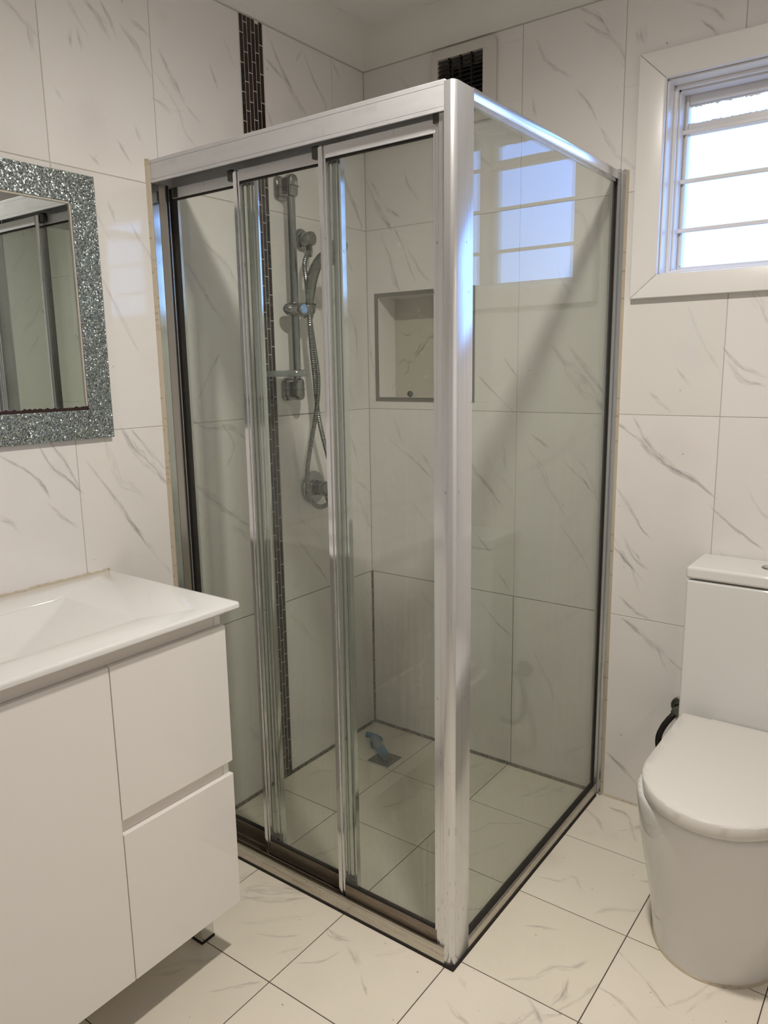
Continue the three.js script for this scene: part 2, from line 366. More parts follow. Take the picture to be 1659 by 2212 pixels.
const streaked = (base, dark, n, seed) => speckled(.5, .5, 600, base, seed, (g, W, H, r) => {   // long drawn scratches and dried dirt lying along the rail
  for (let k = 0; k < n; k++) { g.fillStyle = r() < .3 ? `rgba(240,236,228,${.04 + r() * .08})` : `rgba(${dark},${.03 + r() * .1})`; g.fillRect(r() * W, r() * H, 8 + r() * 70, .6 + r() * 1.4); }
  for (let k = 0; k < n / 5; k++) { g.fillStyle = `rgba(${dark},${.1 + r() * .3})`; g.fillRect(r() * W, r() * H, .8 + r() * 2, .8 + r() * 1.4); }
});
const trackMetal = std({ map: streaked('#c3beb5', '70,58,44', 900, 9), metalness: 1, roughness: .3 }), innerTrack = std({ map: streaked('#8d8172', '40,30,20', 2200, 10), metalness: .8, roughness: .45 });
const mirrorGlass = std({ color: '#d9dedb', metalness: 1, roughness: .01 });
const beadCream = std({ map: speckled(.4, .4, 500, '#c2b6a1', 15, (g, W, H, r) => { for (let k = 0; k < 500; k++) { g.fillStyle = `rgba(96,66,40,${.1 + r() * .3})`; g.fillRect(r() * W, r() * H, 1 + r() * 3, 1 + r() * 2); } }), roughness: .6 });
const beadMouldy = std({ map: speckled(.4, .4, 700, '#6d665b', 16, (g, W, H, r) => { for (let k = 0; k < 9000; k++) { g.fillStyle = r() < .8 ? `rgba(26,22,19,${.2 + r() * .5})` : `rgba(150,142,128,${.2 + r() * .4})`; g.fillRect(r() * W, r() * H, 1 + r() * 4, 1 + r() * 3); } }), roughness: .8 });
// pane glass: faint green, with trails of dried soap whose number grows towards the sill
const soapTrails = (r, W, H, ppm, draw) => {
  for (let k = 0; k < 2600; k++) { const y0 = H * (1 - Math.pow(r(), 1.8) * .66), x = r() * W, len = ppm * (.04 + r() * .4); draw(x, y0, len, r); }
};
const paneThrough = (() => {
  const [c, g] = canvas(700, 1400); g.fillStyle = '#fafafa'; g.fillRect(0, 0, 700, 1400); const r = rng(51);
  soapTrails(r, 700, 1400, 700, (x, y, len, q) => { g.strokeStyle = `rgba(120,120,120,${.01 + q() * .03})`; g.lineWidth = .6 + q() * 2.2; g.beginPath(); g.moveTo(x, y); g.lineTo(x + (q() - .5) * 3, y + len); g.stroke(); });
  for (let k = 0; k < 14000; k++) { g.fillStyle = `rgba(90,90,90,${r() * .07})`; g.beginPath(); g.arc(r() * 700, 1400 * (1 - Math.pow(r(), 1.6) * .8), .6 + r() * 1.6, 0, 7); g.fill(); }
  return canvasMap(c, 1, 2, false);
})();
const paneGlass = phy({ color: lin(.905, .926, .896), roughness: 0, transmission: 1, transmissionMap: paneThrough, ior: 1.46, specularIntensity: .66 });
const windowGlass = phy({ color: lin(.97, .98, .98), roughness: .02, transmission: 1, ior: 1.5 });

// ---------------------------------------------------------------- floor
const floor = structure('floor');
part('grout', bx(-.15, ROOM_X + .15, -.12, -.0012, -.15, ROOM_Z + .15), groutFloor, floor);
const onFloor = (u, v, n) => V3(u, n, v), onLeft = (u, v, n) => V3(n, v, u), onBack = (u, v, n) => V3(u, v, n);
const DRAIN = [.1590, .2470, .1710, .2575];
for (let i = 0; i + 1 < FLOOR_X.length; i++) for (let j = 0; j + 1 < FLOOR_Z.length; j++) {
  const f = new Faces(), gap = .0011;
  for (const q of cut([FLOOR_X[i] + gap, FLOOR_X[i + 1] - gap, FLOOR_Z[j] + gap, FLOOR_Z[j + 1] - gap], [DRAIN])) tileFaces(f, ...q, onFloor);
  part('tile', f.geometry(), floorTile, floor);
}
// mould-stained sealant where the shower walls meet the floor and each other
const bead = (axis, a, b) => sweep([[0, 0], [.008, 0], [.0055, .0055], [0, .008]], axis, a, b, { crease: 1 });
part('sealant_bead', [bead('x', .0, .868), bead('z', .0, .83)], beadMouldy, floor);
part('sealant_bead', sweep([[0, 0], [.006, 0], [.004, .004], [0, .006]], 'y', .004, .6, { crease: 1 }), beadMouldy, floor);
part('sealant_bead', sweep([[0, 0], [.006, 0], [.004, .004], [0, .006]], 'x', .9, ROOM_X, { crease: 1 }), beadCream, floor);

// ---------------------------------------------------------------- walls
const wallLeft = structure('wall_left');
part('grout', bx(-.15, -.001, 0, CEILING + .1, -.15, ROOM_Z + .15), groutWall, wallLeft);
for (let i = 0; i + 1 < LEFT_COLS.length; i++) if (i !== 2) for (let j = 0; j + 1 < ROWS.length; j++) {
  const f = new Faces(); tileFaces(f, LEFT_COLS[i] + .0009, LEFT_COLS[i + 1] - .0009, ROWS[j] + .0009, ROWS[j + 1] - .0009, onLeft);
  part('tile', f.geometry(), wallLeftTile, wallLeft);
}
// feature strip: six columns of narrow glass and stone pieces
{
  const strip = sub('mosaic_strip', wallLeft), z0 = LEFT_COLS[2] + .0015, z1 = LEFT_COLS[3] - .0015, w = (z1 - z0) / 6, H = .0757, r = rng(77);
  part('grout', bx(-.004, -.0007, 0, TOP, LEFT_COLS[2], LEFT_COLS[3]), std({ color: '#d8d4cc', roughness: .9 }), strip);
  const glass = ['#2a1513', '#331a17', '#241210', '#38201c', '#1d1110'].map((c) => phy({ color: c, roughness: .12, ior: 1.5 }));
  const stones = [1, 2, 3].map((s) => phy({ map: speckled(.1, .1, 1600, '#131214', 80 + s, (g, W, Hh, q) => {
    for (let k = 0; k < 9; k++) { let x = q() * W, y = q() * Hh; g.strokeStyle = `rgba(205,202,205,${.25 + q() * .6})`; g.lineWidth = .8 + q() * 3.2; g.beginPath(); g.moveTo(x, y); for (let m = 0; m < 5; m++) { x += (q() - .5) * 34; y += (q() - .35) * 40; g.lineTo(x, y); } g.stroke(); }
  }), roughness: .2, ior: 1.5 }));
  const start = [.028, .052, .004, .036, .062, .016];
  for (let c = 0; c < 6; c++) for (let y = -start[c]; y < TOP; y += H) {
    const a = Math.max(.001, y + .0011), b = Math.min(TOP - .001, y + H - .0011); if (b - a < .006) continue;
    const f = new Faces(); tileFaces(f, z0 + c * w + .0010, z0 + (c + 1) * w - .0010, a, b, onLeft, .0006, .004, .0004);
    part('tile', f.geometry(), r() < .2 ? stones[Math.floor(r() * 3)] : glass[Math.floor(r() * 5)], strip);
  }
}
const wallBack = structure('wall_back');
{
  const [n0, n1, n2, n3] = NICHE, [w0, w1, w2, w3] = WINDOW, back = -.001, Y1 = CEILING + .1;
  const solid = cut([-.15, ROOM_X + .15, 0, Y1], [[n0 + .006, n1 - .006, n2 + .006, n3 - .006], [w0, w1, w2, w3], [.3, .456, 2.105, 2.265]]);
  part('grout', solid.map(([a, b, c, d]) => bx(a, b, c, d, -.15, back)), groutWall, wallBack);
  for (let i = 0; i + 1 < BACK_COLS.length; i++) for (let j = 0; j + 1 < ROWS.length; j++) {
    const f = new Faces(); let k = 0;
    for (const q of cut([BACK_COLS[i] + .0009, BACK_COLS[i + 1] - .0009, ROWS[j] + .0009, ROWS[j + 1] - .0009], [[n0 + .003, n1 - .003, n2 + .003, n3 - .003], [w0 - .005, w1 + .005, w2 - .005, w3 + .005], [.3, .456, 2.105, 2.265]])) { tileFaces(f, ...q, onBack); k++; }
    if (k) part('tile', f.geometry(), wallBackTile, wallBack);
  }
  // recessed shelf with a metal edge trim
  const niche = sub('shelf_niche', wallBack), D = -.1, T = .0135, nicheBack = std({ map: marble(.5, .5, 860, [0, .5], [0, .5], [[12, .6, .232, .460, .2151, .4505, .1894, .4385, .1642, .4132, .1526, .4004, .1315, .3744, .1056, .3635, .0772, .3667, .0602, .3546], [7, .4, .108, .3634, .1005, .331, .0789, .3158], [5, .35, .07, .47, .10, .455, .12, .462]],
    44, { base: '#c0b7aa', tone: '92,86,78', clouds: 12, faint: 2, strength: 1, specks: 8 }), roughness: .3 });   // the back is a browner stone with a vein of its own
  const face = (pts, n) => { const f = new Faces(); f.quad(pts, pts.map((p) => n.x ? [p.z + .4, p.y] : n.y ? [p.x, p.z + .5] : [p.x + .9, p.y - .3]), n); return f.geometry(); };
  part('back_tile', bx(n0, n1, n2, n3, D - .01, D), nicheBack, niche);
  part('side_tile', bx(n0, n0 + T, n2, n3, D, -.0012), wallBackTile, niche); part('side_tile', bx(n1 - T, n1, n2, n3, D, -.0012), wallBackTile, niche);
  part('top_tile', bx(n0 + T, n1 - T, n3 - T, n3, D, -.0012), wallBackTile, niche); part('shelf_tile', bx(n0 + T, n1 - T, n2, n2 + T, D, -.0012), wallBackTile, niche);
  const trimMetal = std({ color: '#8d8a83', metalness: .9, roughness: .42 });
  for (const q of [[n0, n1, n3 - T, n3], [n0, n1, n2, n2 + T], [n0, n0 + T, n2 + T, n3 - T], [n1 - T, n1, n2 + T, n3 - T]]) part('edge_trim', bx(...q, -.001, .003, .0008), trimMetal, niche);
}
{ // the joints low in the shower have gone dark with mould
  const j = .0013, n = -.0006, m = beadMouldy;
  for (const [x0, x1, y0, y1] of [[.004, .868, .6 - j, .6 + j], [.2767 - j, .2767 + j, .006, .6], [.5809 - j, .5809 + j, .006, .6], [.2767 - j, .2767 + j, .6, 1.19]]) part('stained_joint', bx(x0, x1, y0, y1, -.004, n), m, wallBack);
  for (const [z0, z1, y] of [[.004, .463, .6], [.557, .83, .6], [.26, .463, 1.1998]]) part('stained_joint', bx(-.004, n, y - j, y + j, z0, z1), m, wallLeft);
}
for (const [name, q] of [['wall_right', [ROOM_X, ROOM_X + .15, 0, CEILING + .1, -.15, ROOM_Z + .15]], ['wall_front', [-.15, ROOM_X + .15, 0, CEILING + .1, ROOM_Z, ROOM_Z + .15]]]) { const w = structure(name); part('tiling', bx(...q), wallPlainTile, w); }
const ceiling = structure('ceiling');
part('plaster', bx(-.15, ROOM_X + .15, CEILING, CEILING + .15, -.15, ROOM_Z + .15), ceilingPaint, ceiling);
{
  const cove = []; cove.push([-.001, TOP + .001], [.006, TOP + .001], [.006, TOP + .007]);
  for (let k = 1; k < 12; k++) { const a = Math.PI - k / 12 * Math.PI / 2; cove.push([.086 + .080 * Math.cos(a), TOP + .008 + .078 * Math.sin(a)]); }
  cove.push([.086, CEILING - .006], [.092, CEILING - .006], [.092, CEILING + .001], [-.001, CEILING + .001]);
  const trims = [[cove, 'x', 0, ROOM_X], [cove.map(([a, b]) => [a, b]), 'z', 0, ROOM_Z], [cove.map(([a, b]) => [ROOM_Z - a, b]), 'x', 0, ROOM_X], [cove.map(([a, b]) => [ROOM_X - a, b]), 'z', 0, ROOM_Z]];
  trims.forEach(([pts, axis, a, b], i) => { const t = structure('trim_' + (i + 1)); part('cornice', sweep(pts, axis, a, b, { crease: .4 }), corniceePaint, t); });
}

// ---------------------------------------------------------------- window
{
  const win = structure('window_1'), [x0, x1, y0, y1] = WINDOW, A = .071, Z = -.150;
  const mitre = (pts) => sweep(pts, 'z', 0, .02, { bevel: .004 });
  const ox0 = x0 - A, ox1 = x1 + A, oy0 = y0 - .061, oy1 = y1 + .070;
  part('architrave', mitre([[ox0, oy0], [x0, y0], [x0, y1], [ox0, oy1]]), windowPaint, win); part('architrave', mitre([[ox1, oy0], [x1, y0], [x1, y1], [ox1, oy1]]), windowPaint, win);
  part('architrave', mitre([[ox0, oy1], [x0, y1], [x1, y1], [ox1, oy1]]), windowPaint, win); part('architrave', mitre([[ox0, oy0], [x0, y0], [x1, y0], [ox1, oy0]]), windowPaint, win);
  // painted timber lining of the opening, with a staff bead and a stop
  const ring = (a, d, za, zb, r) => [bx(x0 + a, x0 + d, y0 + a, y1 - a, za, zb, r), bx(x1 - d, x1 - a, y0 + a, y1 - a, za, zb, r), bx(x0 + a, x1 - a, y1 - d, y1 - a, za, zb, r), bx(x0 + a, x1 - a, y0 + a, y0 + d, za, zb, r)];
  part('lining', ring(0, .004, Z, 0, 0), windowPaint, win);
  part('staff_bead', ring(.003, .013, -.062, -.046, .004), windowPaint, win);
  part('stop', ring(.003, .017, -.103, -.064, .001), windowPaint, win);
  const mid = 1.3395;
  const sash = (a, b, ga, gb, topRail) => {
    const s = sub('sash', win);
    part('stile', [bx(a, ga, y0 + .004, y1 - .004, -.137, -.108, .002), bx(ga - .006, ga, y0 + .03, y1 - .03, -.108, -.104, .001)], windowPaint, s); part('stile', [bx(gb, b, y0 + .004, y1 - .004, -.137, -.108, .002), bx(gb, gb + .006, y0 + .03, y1 - .03, -.108, -.104, .001)], windowPaint, s);
    part('rail', bx(ga, gb, y0 + .004, 1.606, -.137, -.108, .002), windowPaint, s); part('rail', bx(ga, gb, topRail, y1 - .004, -.137, -.108, .002), windowPaint, s);
    return s;
  };
  const s1 = sash(x0 + .004, mid - .014, 1.0250, 1.3080, 2.0275), s2 = sash(mid + .014, x1 - .004, 1.371, 1.690, 2.0275);
  part('mullion', bx(mid - .013, mid + .013, y0 + .004, y1 - .004, -.145, -.09, .002), windowPaint, win);
  part('rail', bx(1.025, 1.308, 1.953, 1.978, -.137, -.108, .002), windowPaint, s1);
  part('pane', bx(1.025, 1.308, 1.606, 1.953, -.124, -.120), windowGlass, s1); part('pane', bx(1.025, 1.308, 1.978, 2.0275, -.124, -.120), windowGlass, s1); part('pane', bx(1.371, 1.690, 1.606, 2.0275, -.124, -.120), windowGlass, s2);
  // ragged overlap of old paint on the small top pane
  const r = rng(8), smear = (edge, dir, deep) => { const p = [[1.025, edge]]; for (let x = 1.025; x <= 1.308; x += .0045) p.push([x, edge + dir * (deep * (.25 + r() * .75))]); p.push([1.308, edge]); return sweep(p, 'z', -.1198, -.1190); };
  part('paint_overlap', [smear(2.0275, -1, .009), smear(1.978, 1, .005)], windowPaint, s1);
  for (const y of [1.8295, 1.7015, 1.9555]) part('bar', bx(x0 + .012, x1 - .012, y - .0055, y + .0055, -.102, -.094, .002), windowPaint, win);
}

// ---------------------------------------------------------------- ceiling light (it lights the room; outside the frame)
{
  const t = thing('ceiling_light', 'small round white recessed ceiling light above the middle of the floor', 'light', [LAMP_AT[0], CEILING, LAMP_AT[2]]);
  part('rim', lathe([[.054, 0], [.054, -.004], [.07, -.004], [.072, -.001], [.072, 0]], [LAMP_AT[0], CEILING, LAMP_AT[2]], [0, 1, 0], 40), glossWhite, t);
  part('diffuser', lathe([[0, -.003], [.052, -.003], [.054, 0]], [LAMP_AT[0], CEILING, LAMP_AT[2]], [0, 1, 0], 40), std({ color: '#ffffff', emissive: lin(...LAMP_COLOR), emissiveIntensity: 6, roughness: .6 }), t);
}

// ---------------------------------------------------------------- shower screen
{
  const S = thing('shower_screen', 'aluminium framed glass shower screen with three sliding doors standing in the tiled corner', 'shower screen', [.445, 0, .445]);
  const P = (n, g, m, p = S, l) => part(n, g, m, p, l);
  // header: a hollow channel, open below, with shadow lines on its face
  P('header_rail', sweep([[.890, 1.804], [.890, 1.8105], [.8890, 1.8113], [.890, 1.812], [.890, 1.8475], [.8888, 1.8483], [.890, 1.849], [.890, 1.8565], [.8875, 1.858], [.816, 1.858], [.816, 1.800], [.819, 1.800], [.819, 1.853], [.8395, 1.853], [.8395, 1.822], [.8415, 1.822], [.8415, 1.853], [.8605, 1.853], [.8605, 1.822], [.8625, 1.822], [.8625, 1.853], [.8855, 1.853], [.8855, 1.804]], 'x', .0015, .8665, { crease: .3 }), satinLong);
  P('dark_cavity_fill', [bx(.004, .834, 1.838, 1.8525, .8200, .8390), bx(.004, .834, 1.838, 1.8525, .8420, .8600), bx(.004, .834, 1.838, 1.8525, .863, .885)], black);  // black fill added in the header channels so the hollow reads dark
  // corner post with a rounded outer corner, and the jamb channel that takes the last door
  const post = new THREE.Shape(); post.moveTo(.8665, .8205); post.lineTo(.890, .8205); post.lineTo(.890, .8765); post.absarc(.8765, .8765, .0135, 0, Math.PI / 2); post.lineTo(.8665, .890); post.lineTo(.8665, .8205);
  P('corner_post', sweep(post, 'y', .006, 1.8545, { bevel: .0015, curve: 10, crease: .5 }), frameMetal);
  P('jamb_channel', sweep([[.836, .879], [.843, .879], [.843, .881], [.851, .881], [.851, .8835], [.8655, .8835], [.8655, .842], [.836, .842]], 'y', .03, 1.803), frameMetal);
  // fixed side: top rail, sill, wall channel, pane
  P('top_rail', [sweep([[.866, 1.834], [.8885, 1.834], [.8895, 1.836], [.8895, 1.8545], [.8880, 1.8565], [.866, 1.8565]], 'z', .022, .8195), bx(.872, .880, 1.829, 1.834, .022, .8195)], brightLong);
  P('side_sill', sweep([[.866, .006], [.889, .006], [.889, .030], [.884, .0335], [.866, .0335]], 'z', .022, .8195), trackMetal);
  P('gasket', bx(.8705, .8845, .0335, .041, .02, .8195), grimeAndShade); P('gasket', bx(.871, .882, .0335, 1.834, .0215, .0255), grimeAndShade);
  P('wall_channel', sweep([[.864, 0], [.9005, 0], [.9005, .011], [.895, .011], [.895, .0045], [.8905, .0045], [.8905, .022], [.864, .022]], 'y', .003, 1.8615), frameMetal);
  P('sealant_bead', sweep([[.9005, 0], [.907, 0], [.9055, .004], [.9005, .006]], 'y', .002, 1.86, { crease: 1 }), beadCream);
  P('side_pane', bx(.8735, .8785, .0335, 1.836, .014, .822), paneGlass);
  // opposite wall channel: open towards the doors, flat bright web
  P('wall_channel', sweep([[.0012, .80], [.005, .80], [.005, .866], [.0065, .868], [.0065, .8865], [.010, .8865], [.010, .890], [.0012, .890]], 'y', .03, 1.803, { crease: .3 }), brightMetal);
  P('jamb_channel', sweep([[.005, .852], [.0178, .852], [.0178, .8558], [.0066, .8664], [.005, .8664]], 'y', .03, 1.803, { crease: .3 }), std({ color: '#b4b0a8', metalness: 1, roughness: .35 }));
  P('gasket', bx(.006, .0182, .03, 1.803, .8462, .852), grimeAndShade); P('guide', bx(.006, .0172, .03, 1.803, .8415, .8462), frameMetal);
  P('sealant_bead', sweep([[.0, .890], [.0075, .890], [.006, .894], [0, .899]], 'y', .0, 1.86, { crease: 1 }), beadCream);
  // bottom track: outer kerb with a bright lip, two guides inside
  P('bottom_track', sweep([[.890, .006], [.890, .039], [.8893, .0397], [.890, .0404], [.8893, .0445], [.8845, .0445], [.883, .041], [.883, .006]], 'x', .0015, .8665, { crease: .3 }), trackMetal);
  P('inner_track', sweep([[.883, .006], [.883, .020], [.866, .020], [.866, .034], [.862, .034], [.862, .020], [.846, .020], [.846, .034], [.842, .034], [.842, .020], [.820, .020], [.820, .006]], 'x', .0015, .8665), innerTrack);
  P('base_seal', [sweep([[.818, 0], [.8925, 0], [.8915, .006], [.818, .006]], 'x', .002, .868), sweep([[.864, 0], [.8925, 0], [.8915, .006], [.864, .006]], 'z', .02, .893)], grimeAndShade);
  // three sliding doors, one behind the other
  const door = (x0, x1, z, left, right) => {
    const d = sub('sliding_door', S, [(x0 + x1) / 2, .02, z]), st = .0205, y0 = .026, y1 = 1.797, g = .0085;
    const stile = (a, b) => sweep([[a, z - g], [b, z - g], [b, z + g - .003], [b - .005, z + g - .003], [b - .0065, z + g], [a + .0065, z + g], [a + .005, z + g - .003], [a, z + g - .003]], 'y', y0, y1);
    if (left) P('stile', left === grimeAndShade ? bx(x0, x0 + .013, y0, y1, z - g, z + g - .002, .001) : stile(x0, x0 + st), left, d);
    if (right) P('stile', stile(x1 - st - .003, x1), right, d);
    const a = left === grimeAndShade ? x0 + .013 : left ? x0 + st : x0, b = right ? x1 - st - .003 : x1;
    P('top_rail', [bx(a, b, 1.772, y1, z - .0075, z + .0075, .001)], satinLong, d);
    P('gasket', bx(a, b, 1.769, 1.772, z - .0045, z + .0055), grimeAndShade, d); P('gasket', bx(a, b, .074, .078, z - .0045, z + .0060), grimeAndShade, d);
    P('bottom_rail', [bx(a, b, .034, .074, z - .0075, z + .0075, .001)], innerTrack, d);
    P('pane', bx(a - .004, b + .004, .07, 1.778, z - .0025, z + .0025), paneGlass, d);
    return d;
  };
  const d1 = door(.5485, .8405, .872, brightMetal, null), d2 = door(.2680, .5915, .852, brightMetal, brightMetal), d3 = door(.0120, .3165, .832, grimeAndShade, brightMetal);  // third door: wall-side stile near-black, the shade on its side put into the colour
  P('roller_block', [bx(.5285, .5475, 1.777, 1.802, .861, .876, .003)], darkMetal, d1); P('roller_block', [bx(.249, .267, 1.777, 1.802, .843, .858, .003)], darkMetal, d2);
  P('clip', bx(.030, .046, 1.773, 1.797, .8398, .8425, .001), darkMetal, d3);
  P('buffer', bx(.838, .852, 1.7875, 1.804, .870, .884, .001), darkMetal);
}

// ---------------------------------------------------------------- shower fittings
{
  const z = .42, x = .045;
  const t = thing('shower_rail', 'chrome vertical shower rail with bracket ends and a clear soap dish on the tiled wall', 'shower rail', [0, 1.25, z]);
  part('rail', lathe([[.0125, 1.26], [.0125, 1.87]], [x, 0, z], [0, 1, 0], 28), chrome, t);
  const bracket = (y0, y1) => {
    const g = [sweep(roundRect(z - .028, z + .026, y0, y1, .015), 'x', .0, .009, { bevel: .003 })];
    g.push(bx(.006, .052, y0 + .009, y1 - .007, z - .017, z + .017, .006, 3), sweep(roundRect(z - .0165, z + .0165, y0 + .002, y1, .0155), 'x', .03, .064, { bevel: .009, segments: 4 }));
    const b = part('bracket', g, chrome, t); const ym = (y0 + y1) / 2;
    part('seam', bx(.01, .0646, ym - .0008, ym + .0008, z - .0172, z + .0172), darkMetal, b);
  };
  bracket(1.836, 1.904); bracket(1.246, 1.315);
  const slider = part('slider', [pipe([[.052, 1.519, z + .052], [.052, 1.519, z + .04], [.056, 1.519, z], [.066, 1.518, z - .045], [.068, 1.518, z - .062]], (s) => .021 * Math.sqrt(Math.max(.02, 1 - Math.pow(2 * s - 1, 4))), 24, 24), lathe([[.017, -.026], [.017, .02]], [.066, 1.52, z - .042], [.35, .92, 0], 20)], chrome, t);
  part('slider_button', lathe([[.0165, -.012], [.0165, .012], [.0135, .0155], [.011, .0155], [.0105, .0145], [.0, .0155]], [.072, 1.519, z], [1, .02, .25], 28), chrome, slider);
  const dish = new THREE.Shape(); dish.absellipse(0, 0, .082, .05, 0, Math.PI * 2, false, 0);
  const hole = new THREE.Path(); hole.absellipse(0, 0, .077, .045, 0, Math.PI * 2, true, 0); dish.holes.push(hole);
  const base = new THREE.Shape(); base.absellipse(0, 0, .08, .048, 0, Math.PI * 2, false, 0);
  const toDish = (s, a, b) => { const g = sweep(s, 'y', a, b, { bevel: .0008, curve: 40 }); g.rotateY(Math.PI / 2); g.translate(.07, 0, z + .075); return metric(g); };
  part('soap_dish', [toDish(dish, 1.322, 1.338), toDish(base, 1.321, 1.324)], clearPlastic, t, 'clear plastic soap dish');
  part('dish_collar', sweep(roundRect(z - .020, z + .030, 1.319, 1.340, .008), 'x', .02, .07, { bevel: .006, segments: 3 }), chrome, t);
}
{
  const t = thing('hand_shower', 'chrome hand shower resting in the rail slider with a long looped ribbed hose', 'shower head', [.1, 1.5, .38]);
  const z = .378, H = [[.0685, 1.535, z], [.0715, 1.560, z], [.078, 1.600, z], [.092, 1.637, z - .002], [.116, 1.668, z - .005], [.140, 1.682, z - .008]];
  part('handle', pipe(H, (s) => .0105 + .0055 * Math.sin(Math.PI * Math.min(1, s * 1.15)) + .003 * s, 40, 20), chrome, t);
  part('spray_head', lathe([[.012, -.012], [.024, -.012], [.037, .0], [.0415, .012], [.0415, .020], [.036, .023], [.0, .023]], [.158, 1.688, z - .010], [.78, -.62, -.1], 40), chrome, t);
  const path = [[.0350, 1.700, .3330], [.0480, 1.66, .372], [.064, 1.60, .3845], [.07, 1.5587, .3869], [.07, 1.4217, .379], [.07, 1.3093, .3672], [.07, 1.1938, .3552], [.072, 1.0654, .3183], [.082, .975, .296], [.083, .935, .305], [.078, .9105, .333], [.072, .9055, .3643], [.070, .9256, .3969], [.07, .9806, .4182], [.07, 1.0316, .4156], [.069, 1.1095, .3944], [.074, 1.2234, .367], [.078, 1.3091, .3605], [.074, 1.4218, .3725], [.069, 1.4907, .3790], [.068, 1.512, .3785]];
  const N = 900;
  part('hose', pipe(path, (s) => .0066 + .0011 * (Math.round(s * N) % 4 < 2 ? 1 : 0), N, 10, 1, .5), std({ color: '#8d8f8d', metalness: 1, roughness: .3 }), t);
  part('hose_cone', lathe([[.0065, 0], [.0085, .004], [.0115, .034], [.0115, .04], [.007, .042]], [.0683, 1.492, .3787], [0, 1, 0], 24), chrome, t);
}
{
  const c = [0, 1.735, .333];
  const t = thing('wall_outlet', 'round chrome wall outlet elbow feeding the hose beside the shower rail', 'water outlet', c);
  part('flange', lathe([[.0, 0], [.033, 0], [.033, .004], [.028, .010], [.019, .012]], c, [1, 0, 0], 40), chrome, t);
  part('body', lathe([[.021, .008], [.0215, .042], [.0205, .047], [.018, .049], [.0, .0495]], c, [1, 0, 0], 40), chrome, t);
  part('spigot', [lathe([[.0095, 0], [.0095, .024]], [.034, 1.7, .333], [0, 1, 0], 8), lathe([[.0075, 0], [.0075, .02]], [.035, 1.683, .333], [0, 1, 0], 20)], chrome, t);
}
{
  const c = [0, .958, .318];
  const t = thing('shower_mixer', 'chrome single lever shower mixer with a round plate low on the wall', 'tap', c);
  const plate = new THREE.Shape(); plate.absarc(.318, .958, .054, 0, Math.PI * 2);
  part('plate', sweep(plate, 'x', 0, .012, { bevel: .005, segments: 4, curve: 48 }), chrome, t);
  part('collar', lathe([[.027, .008], [.027, .018], [.0245, .020]], c, [1, 0, 0], 36), chrome, t);
  const body = part('body', lathe([[.0225, .015], [.0235, .046], [.025, .052], [.024, .066], [.021, .070], [0, .0715]], c, [1, 0, 0], 40), chrome, t);
  part('lever', pipe([[.058, .945, .318], [.064, .915, .3135], [.070, .885, .309], [.072, .872, .307]], (s) => .0085 - .0015 * s, 16, 14, .7), chrome, t);
}
// ---------------------------------------------------------------- floor waste, and the small things left in the shower
{
  const [x0, x1, z0, z1] = DRAIN, cx = (x0 + x1) / 2, cz = (z0 + z1) / 2;
  const t = thing('floor_drain', 'square stainless steel floor drain with a slotted grate in the shower floor', 'drain', [cx, -.0012, cz]);
  const steel = std({ color: '#8e8a84', metalness: .9, roughness: .38 });
  const plate = new THREE.Shape(); plate.moveTo(x0 + .0015, z0 + .0015); plate.lineTo(x1 - .0015, z0 + .0015); plate.lineTo(x1 - .0015, z1 - .0015); plate.lineTo(x0 + .0015, z1 - .0015); plate.closePath();
  const round = new THREE.Path(); round.absarc(cx, cz, .0345, 0, Math.PI * 2, true); plate.holes.push(round);
  part('surround', sweep(plate, 'y', -.0012, .0008, { curve: 40 }), steel, t);
  const grate = new THREE.Shape(); grate.absarc(cx, cz, .0335, 0, Math.PI * 2);
  for (let i = -3; i <= 3; i++) { const u = i * .0085, half = Math.sqrt(.0285 ** 2 - u * u); for (const [a, b] of half > .012 ? [[-half, -.0025], [.0025, half]] : [[-half, half]]) { const p = new THREE.Path(); p.moveTo(cx + a, cz + u - .0023); p.lineTo(cx + a, cz + u + .0023); p.lineTo(cx + b, cz + u + .0023); p.lineTo(cx + b, cz + u - .0023); p.closePath(); grate.holes.push(p); } }
  part('grate', sweep(grate, 'y', -.0011, .0006, { curve: 48 }), steel, t);
  part('well', bx(x0 + .006, x1 - .006, -.00118, -.0009, z0 + .006, z1 - .006), black, t);
}
